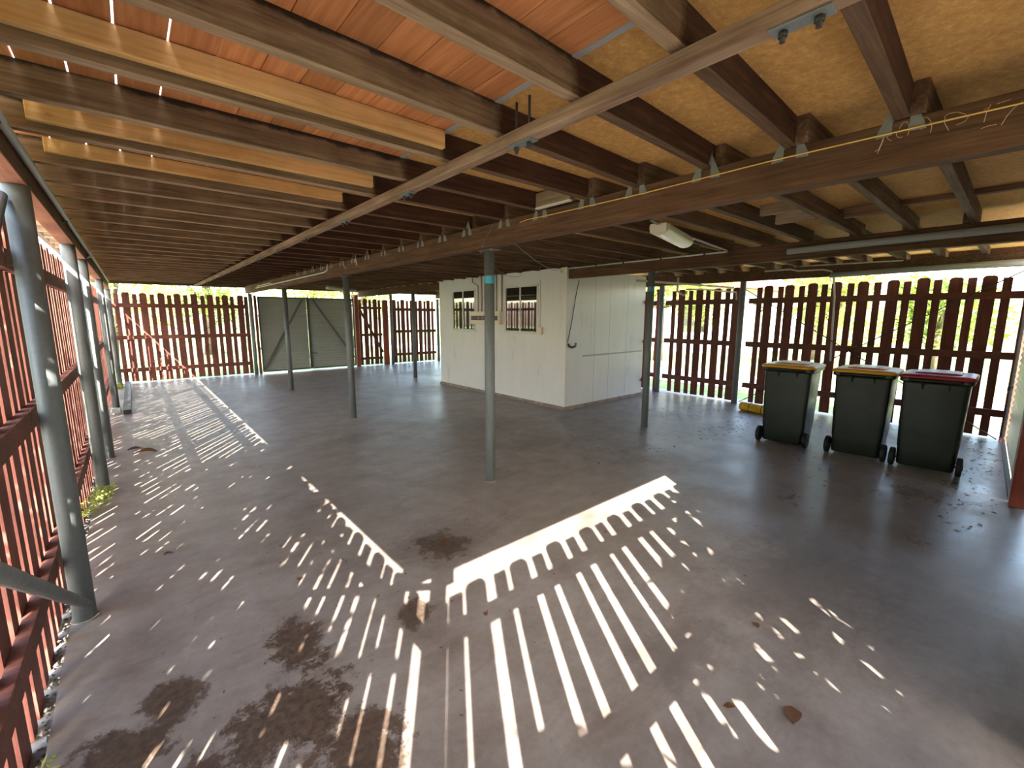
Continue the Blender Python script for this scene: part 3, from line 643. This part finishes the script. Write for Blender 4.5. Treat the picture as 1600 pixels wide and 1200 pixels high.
# wrapped batten light between joists
lf = empty('ceiling_light', (3.62, 2.16, 2.36), 'yellowed wraparound tube light under the joists left of the bins', 'light', None, math.radians(14))
prof = []
for k in range(13):
    a = PI + PI*k/12; prof.append((.085*math.cos(a), .06*math.sin(a)-.012))
prof += [(.085, .02), (-.085, .02)]
MB().loft([[(x, y, z) for y, z in prof] for x in (-.12, -.1, .72, .74)]).build('diffuser', 'diffuser', lf, bevel=.006)
e = MB(); e.box(-.145, -.12, -.07, .07, -.05, .025); e.build('end_cap', 'box_white', lf, bevel=.004)
MB().box(-.2, .9, -.03, .03, .02, .024).build('mounting_strip', 'bracket', lf)
MB().box(-.33, -.14, -.015, .015, .012, .02).build('strap', 'bracket', lf)
fl = empty('tube_light', (4.0, 11.9, 2.31), 'far cream tube light under the joists near the steel gate', 'light', None, math.radians(40))
MB().box(-.1, 1.35, -.05, .05, -.03, .03).build('body', 'diffuser', fl, bevel=.01)
MB().box(-.1, 1.35, -.03, .03, .03, .07).build('mounting_strip', 'bracket', fl)

# ------------------------------------------------------------------ wheelie bins
def make_bin(y, xb, lid, label, rz=0.0):
    b = empty('wheelie_bin', (xb, y, 0), label, 'bin', 'wheelie bins', rz)          # local +x away from the camera, back face at x = 0
    H = .945; rings = []
    for z, sx, sy, x0 in ((.028, .44, .435, .012), (.05, .455, .45, .004), (.22, .475, .46, 0), (.225, .482, .468, 0), (.6, .525, .488, -.004), (.9, .55, .505, -.01), (.945, .555, .51, -.012)):
        rings.append(rrect(x0+sx/2, 0, sx, sy, .04, z))
    MB().loft(rings, True).build('body', 'bin', b)
    MB().loft([rrect(.275, 0, .60, .55, .05, .93), rrect(.275, 0, .615, .56, .05, .94), rrect(.275, 0, .615, .56, .05, .968), rrect(.275, 0, .59, .54, .05, .978)]).build('rim', 'bin', b, bevel=.003)
    g = MB()
    for yy in (-.11, .09): g.add([(-.008, yy-.012, .93), (-.008, yy+.012, .93), (-.036, yy+.012, .93), (-.036, yy-.012, .93), (-.006, yy-.004, .85), (-.006, yy+.004, .85)], [(0, 1, 2, 3), (0, 4, 5, 1), (3, 2, 5, 4), (0, 3, 4), (1, 5, 2)])
    g.build('gusset', 'bin', b)
    h = MB(); h.tube([(-.055, -.2, .955), (-.055, .2, .955)], .014, 10)
    for yy in (-.19, .19): h.tube([(-.02, yy, .95), (-.055, yy, .955)], .012, 8)
    h.build('handle', 'bin', b)
    l = MB()
    l.loft([rrect(.275, 0, .635, .575, .06, .972), rrect(.275, 0, .645, .585, .065, .982), rrect(.275, 0, .635, .575, .06, 1.0), rrect(.28, 0, .57, .51, .06, 1.012), rrect(.285, 0, .5, .44, .07, 1.016)], True)
    l.loft([rrect(.285, 0, .45, .36, .08, 1.015), rrect(.285, 0, .43, .34, .08, 1.028), rrect(.285, 0, .36, .26, .08, 1.034)], True)
    l.build('lid', lid, b)['label'] = ('yellow lid' if lid == 'lid_yellow' else 'red lid')
    MB().tube([(.02, -.24, .10), (.02, .24, .10)], .011, 8).build('axle', 'dark_steel', b)
    for sy in (-1, 1):
        wv = MB(); wv.tube([(.02, sy*.236, .10), (.02, sy*.242, .10), (.02, sy*.276, .10), (.02, sy*.282, .10)], [.084, .098, .098, .084], 24)
        wl = wv.build('wheel', 'black', b); MB().tube([(.02, sy*.282, .10), (.02, sy*.288, .10)], .03, 12).build('hub', 'dark_steel', wl)
    return b
make_bin(1.835, 6.09, 'lid_yellow', 'dark green wheelie bin with a yellow lid, left one of three', math.radians(3))
make_bin(1.105, 6.17, 'lid_yellow', 'dark green wheelie bin with a yellow lid, middle one of three', math.radians(2))
make_bin(.51, 6.15, 'lid_red', 'dark green wheelie bin with a red lid, right one of three', math.radians(1))
# yellow drain hose lying behind the first bin
yh = MB(); pts = [Vector((7.87, 3.02, .076)).lerp(Vector((7.62, 1.93, .076)), k/60) for k in range(61)]
yh.tube(pts, [.076 if k % 4 < 3 else .07 for k in range(61)], 16); o = yh.build('drain_hose', 'yellow_hose'); tag(o, 'yellow roll of drain hose on the floor behind the left bin', 'hose')
bd = MB()
for k in range(4):
    p = Vector((7.87, 3.02, .076)).lerp(Vector((7.62, 1.93, .076)), .15+.2*k); d = Vector((-.25, -1.09, 0)).normalized()
    bd.tube([p-d*.006+Vector((0, 0, 0)), p+d*.006], .079, 16)
bd.build('tie_bands', 'dark_steel', o)

# ------------------------------------------------------------------ small things on the floor
ss = empty('steel_section', (-.19, 9.45, 0), 'grey steel box section lying on the floor along the far left', 'beam')
MB().box(-.05, .055, 0, 4.1, .0, .075).build('section', 'galv', ss, bevel=.004); MB().box(-.046, .051, -.004, .001, .005, .07).build('end_opening', 'black', ss)
o = MB().box(-.40, -.27, 9.55, 9.93, 0.0, .05).build('concrete_block', 'concrete_pad', bevel=.01); tag(o, 'small pale concrete block by the fourth left post', 'block')
def leaf(x, y, s, rz, label, m='dry_leaf'):
    n = 9; vs = []; 
    for k in range(n):
        u = k/(n-1); wd = .32*s*math.sin(PI*u)**.8; zc = .12*s*math.sin(PI*u*1.3)+.004
        vs += [(s*(u-.5), -wd, zc+.06*s), (s*(u-.5), 0, zc*.4+.003), (s*(u-.5), wd, zc+.04*s)]
    fs = [(3*k+j, 3*k+j+1, 3*k+j+4, 3*k+j+3) for k in range(n-1) for j in range(2)]
    o = MB().add(vs, fs, True).build('fallen_leaf', m); o.location = (x, y, .001); o.rotation_euler.z = rz
    tag(o, label, 'leaf', 'fallen leaves')
leaf(1.875, .426, .10, .4, 'largest curled brown leaf on the floor at the lower right')
leaf(1.54, 2.54, .09, 1.3, 'curled brown leaf on the floor left of the big sunlit patch')
leaf(-.10, 6.84, .16, .1, 'dark dry leaf on the floor near the third left post')
leaf(.0, 6.6, .22, -.3, 'long dark dry leaf on the floor just below the other by the left posts')
leaf(2.32, .73, .05, .9, 'small orange leaf on the floor right of the sun stripes')
leaf(1.72, .61, .045, 2.2, 'small tan leaf among the lower right sun stripes')
leaf(.04, 3.61, .06, .3, 'small brown leaf beside the nearest left sun stripes')
leaf(.63, 2.72, .05, 1.2, 'small dark leaf in the left sun stripes')
leaf(1.30, 1.72, .04, 1.2, 'tiny brown leaf below the big sunlit patch')
def scatter(name, spots, n, smin, smax, m, kind_label, cat, zj=.0):
    b = MB(); rnd = random.Random(5)
    for _ in range(n):
        cx, cy, rx, ry = rnd.choice(spots); a = rnd.uniform(0, 2*PI); q = math.sqrt(rnd.random())
        x, y = cx+rx*q*math.cos(a), cy+ry*q*math.sin(a); s = rnd.uniform(smin, smax); th = rnd.uniform(0, 2*PI)
        c, d = math.cos(th)*s, math.sin(th)*s; k = rnd.uniform(.2, .5)
        b.add([(x-c, y-d, .002), (x-d*k, y+c*k, .002+s*.25), (x+c, y+d, .004), (x+d*k, y-c*k, .003)], [(0, 1, 2, 3)])
    return tag(b.build(name, m), kind_label, cat, kind='stuff')
scatter('leaf_litter', [(7.9, .35, .5, .3), (8.2, .6, .2, .5), (6.9, 2.6, .6, .35), (7.3, 3.3, .6, .3), (7.0, .15, .8, .2), (4.6, 3.0, .9, .5), (6.0, 2.6, .5, .3), (5.3, .15, .8, .2), (7.6, 1.6, .8, 1.2), (5.6, 1.0, .8, .8), (6.8, 4.0, .7, .5)], 900, .006, .024, 'dry_leaf', 'dry leaf litter scattered on the floor by the bins', 'litter')
scatter('leaf_crumbs', [(2.5, 3.5, 2.2, 2), (1.4, 2.4, .8, .5), (4, 7, 2, 3), (2, 1.2, 1.4, .8), (.6, 2.4, .7, 1.0), (3.6, 5.4, 1.5, 1)], 260, .004, .014, 'dry_leaf', 'tiny dry leaf crumbs over the open floor', 'litter')
# gravel between slab and left fence
b = MB(); rnd = random.Random(3)
for _ in range(800):
    y = rnd.uniform(-.6, 7.5); x = rnd.uniform(-.447, -.404); s = rnd.uniform(.006, .018); z = -.095+rnd.uniform(0, .03)
    vs = [Vector((rnd.uniform(.7, 1)*a, rnd.uniform(.7, 1)*c, rnd.uniform(.5, .8)*d))*s + Vector((x, y, z)) for a, c, d in ((1, 0, 0), (-1, 0, 0), (0, 1, 0), (0, -1, 0), (0, 0, 1), (0, 0, -1))]
    b.add(vs, [(0, 2, 4), (2, 1, 4), (1, 3, 4), (3, 0, 4), (2, 0, 5), (1, 2, 5), (3, 1, 5), (0, 3, 5)])
tag(b.build('gravel', 'gravel'), 'grey gravel in the strip between slab and left fence', 'gravel', kind='stuff')

# ------------------------------------------------------------------ plants
def leaf_cloud(spots, n, smin, smax, seed, flat=False):
    b = MB(); rnd = random.Random(seed)
    for _ in range(n):
        cx, cy, cz, r = rnd.choice(spots)
        v = Vector((rnd.gauss(0, 1), rnd.gauss(0, 1), rnd.gauss(0, 1))).normalized()*r*(rnd.random()**.45)
        p = Vector((cx, cy, cz))+v; s = rnd.uniform(smin, smax)
        d = Vector((rnd.gauss(0, 1), rnd.gauss(0, 1), rnd.gauss(0, .6)-.3)).normalized(); e = d.cross(Vector((rnd.gauss(0, 1), rnd.gauss(0, 1), rnd.gauss(0, 1)))).normalized()
        b.add([p-d*s, p+e*s*.38+d*s*.1, p+d*s, p-e*s*.38+d*s*.1], [(0, 1, 2, 3)])
    return b
def tree(x, y, h, r, seed, label, m='leaf', n=2600, low=.25, leafs=.11):
    t_ = empty('tree', (x, y, -.1), label, 'tree', 'trees beyond the fences'); rnd = random.Random(seed)
    sp = []
    for _ in range(11):
        a = rnd.uniform(0, 2*PI); q = r*math.sqrt(rnd.random())*.75; z = h*rnd.uniform(low+.1, .9)
        sp.append((q*math.cos(a), q*math.sin(a), z, r*rnd.uniform(.35, .6)))
    leaf_cloud(sp, n, leafs*.6, leafs*1.3, seed).build('crown', m, t_)
    tk = MB().tube([(0, 0, 0), (.04*h, .02*h, h*.4), (.02*h, -.02*h, h*.85)], [.035*h, .025*h, .008*h], 9)
    for sx_, sy_, sz_, sr_ in sp[:6]: tk.tube([(.04*h, .02*h, h*.38), (sx_*.5, sy_*.5, (h*.38+sz_)/2+.1), (sx_, sy_, sz_)], [.014*h, .009*h, .004*h], 6)
    tk.build('trunk', 'bark', t_)
    return t_
T = [(-.6, 19.5, 5.2, 2.0, 'leaf_light', 'yellow-green tree beyond the left part of the far fence'), (2.5, 23.4, 5.4, 1.8, 'leaf', 'green tree beyond the middle of the far left fence'),
     (5.6, 19.0, 5.0, 2.1, 'leaf_light', 'yellow-green tree seen above the steel gate'), (9.2, 23.6, 5.8, 2.2, 'leaf', 'tree beyond the far paling gate'), (12.3, 17.5, 5.5, 2.3, 'leaf_light', 'pale tree beyond the far end of the white room'),
     (15.5, 9.2, 5.4, 2.2, 'leaf', 'green tree beyond the short right fence panel'), (20.6, 5.4, 5.4, 1.8, 'leaf_light', 'yellow-green tree behind the left bin beyond the fence'), (17.0, 3.9, 3.7, 1.7, 'leaf_light', 'pale tree beyond the fence above the middle bin'),
     (18.5, 1.6, 3.0, 1.5, 'leaf', 'low green tree beyond the fence above the right bin')]
for i, (x, y, h, r, m_, lb) in enumerate(T): tree(x, y, h, r, 40+i, lb, m_, n=2300)
def shade_shrub(x, y, spots, n, smin, smax, seed, label, m='leaf'):  # foliage added outside the fences to block and dapple sun on the floor
    t_ = empty('shade_shrub', (x, y, -.1), label, 'shade_shrub', 'sun-blocking shrubs added outside the fences')
    leaf_cloud(spots, n, smin, smax, seed).build('crown', m, t_)
    tk = MB()
    for sx_, sy_, sz_, sr_ in spots: tk.tube([(0, 0, 0), (sx_*.4, sy_*.4, sz_*.6), (sx_, sy_, sz_)], [.035, .022, .008], 7)
    tk.build('stem', 'bark', t_)
shade_shrub(-1.75, .3, [(0, -.6, 2.2, .55), (.1, .0, 2.7, .6), (0, .7, 2.5, .6), (.1, 1.3, 2.9, .6), (0, 1.9, 2.6, .5), (0, .3, 3.2, .5), (0, 1.1, 3.4, .5), (0, -.2, 1.9, .45), (0, -1.1, 2.5, .55), (0, -1.5, 3.0, .5), (0, -.8, 3.1, .5), (0, -.6, 3.8, .4), (0, .2, 3.9, .4), (0, 1.0, 3.9, .4)], 800, .1, .2, 71, 'dense foliage added outside the left fence beside the camera to block sun')
shade_shrub(-1.9, 4.6, [(0, -.4, 2.4, .45), (.1, .3, 2.0, .5), (0, .9, 2.5, .5), (0, -.9, 2.6, .45), (.1, -1.3, 2.2, .4)], 190, .1, .18, 72, 'sparser foliage added outside the left fence further back to dapple the sun')
shade_shrub(-1.95, 7.2, [(0, -1.4, 2.3, .5), (.1, -.6, 2.8, .5), (0, .3, 2.3, .5), (0, 1.2, 2.9, .5), (0, 2.1, 2.4, .5), (0, 2.9, 3.0, .5)], 330, .1, .18, 74, 'loose foliage added outside the far half of the left fence to break up sun')
shade_shrub(.7, -1.75, [(-1.7, 0, 1.5, .42), (-1.2, 0, 1.75, .42), (-.75, 0, 1.6, .42), (-.25, 0, 1.85, .42), (.2, .1, 1.6, .42), (.6, 0, 1.9, .42), (-.1, 0, 2.45, .3), (.35, 0, 2.6, .38), (.7, 0, 2.9, .35), (.65, 0, 2.3, .35), (-1.4, 0, 2.15, .3), (-.9, 0, 1.1, .4), (0, 0, 1.1, .4)], 900, .1, .2, 73, 'low foliage added outside the front fence behind the camera to block sun')
# weeds at the foot of the second left post and along the edge
def weed(x, y, s, n, label, seed):
    o = leaf_cloud([(0, 0, .05*s, .09*s), (.03, .06, .07*s, .08*s), (-.02, -.08, .04*s, .07*s)], n, .014, .03, seed).build('weed', 'leaf_light'); o.location = (x, y, 0.0); tag(o, label, 'plant')
weed(-.345, 5.12, 1.0, 150, 'pale green weed at the foot of the second left post', 1)
weed(-.43, 4.78, .8, 90, 'small weed on the slab edge just in front of the second left post', 2)
weed(-.40, 1.98, .6, 40, 'tiny weed on the slab edge at the lower left', 3)
weed(-.33, 12.9, .9, 200, 'weed at the far left corner beside the steel section', 4)
cp = leaf_cloud([(8.66, 3.1, 1.95, .12), (8.64, 3.05, 1.75, .08), (8.66, 3.2, 1.85, .08)], 70, .03, .06, 9).build('climbing_plant', 'leaf_light'); tag(cp, 'bright green creeper on the fence just right of the grey post', 'plant')

# ------------------------------------------------------------------ neighbour's house beyond the right fence
hs_ = empty('house', (24, 13, -.1), 'neighbouring house with a red gable roof beyond the right fence', 'house')
MB().box(-4, 4, -5, 5, 0, 3.0).build('wall', 'house', hs_)
MB().add([(-4.4, -5.4, 2.9), (4.4, -5.4, 2.9), (4.4, 5.4, 2.9), (-4.4, 5.4, 2.9), (-4.4, 0, 4.9), (4.4, 0, 4.9)], [(0, 1, 5, 4), (2, 3, 4, 5), (0, 4, 3), (1, 2, 5), (3, 2, 1, 0)]).build('roof', 'roof', hs_)
for y in (-3, 0, 3): MB().box(-4.03, -3.99, y-.6, y+.6, 1.0, 2.2).build('window', 'glass', hs_)
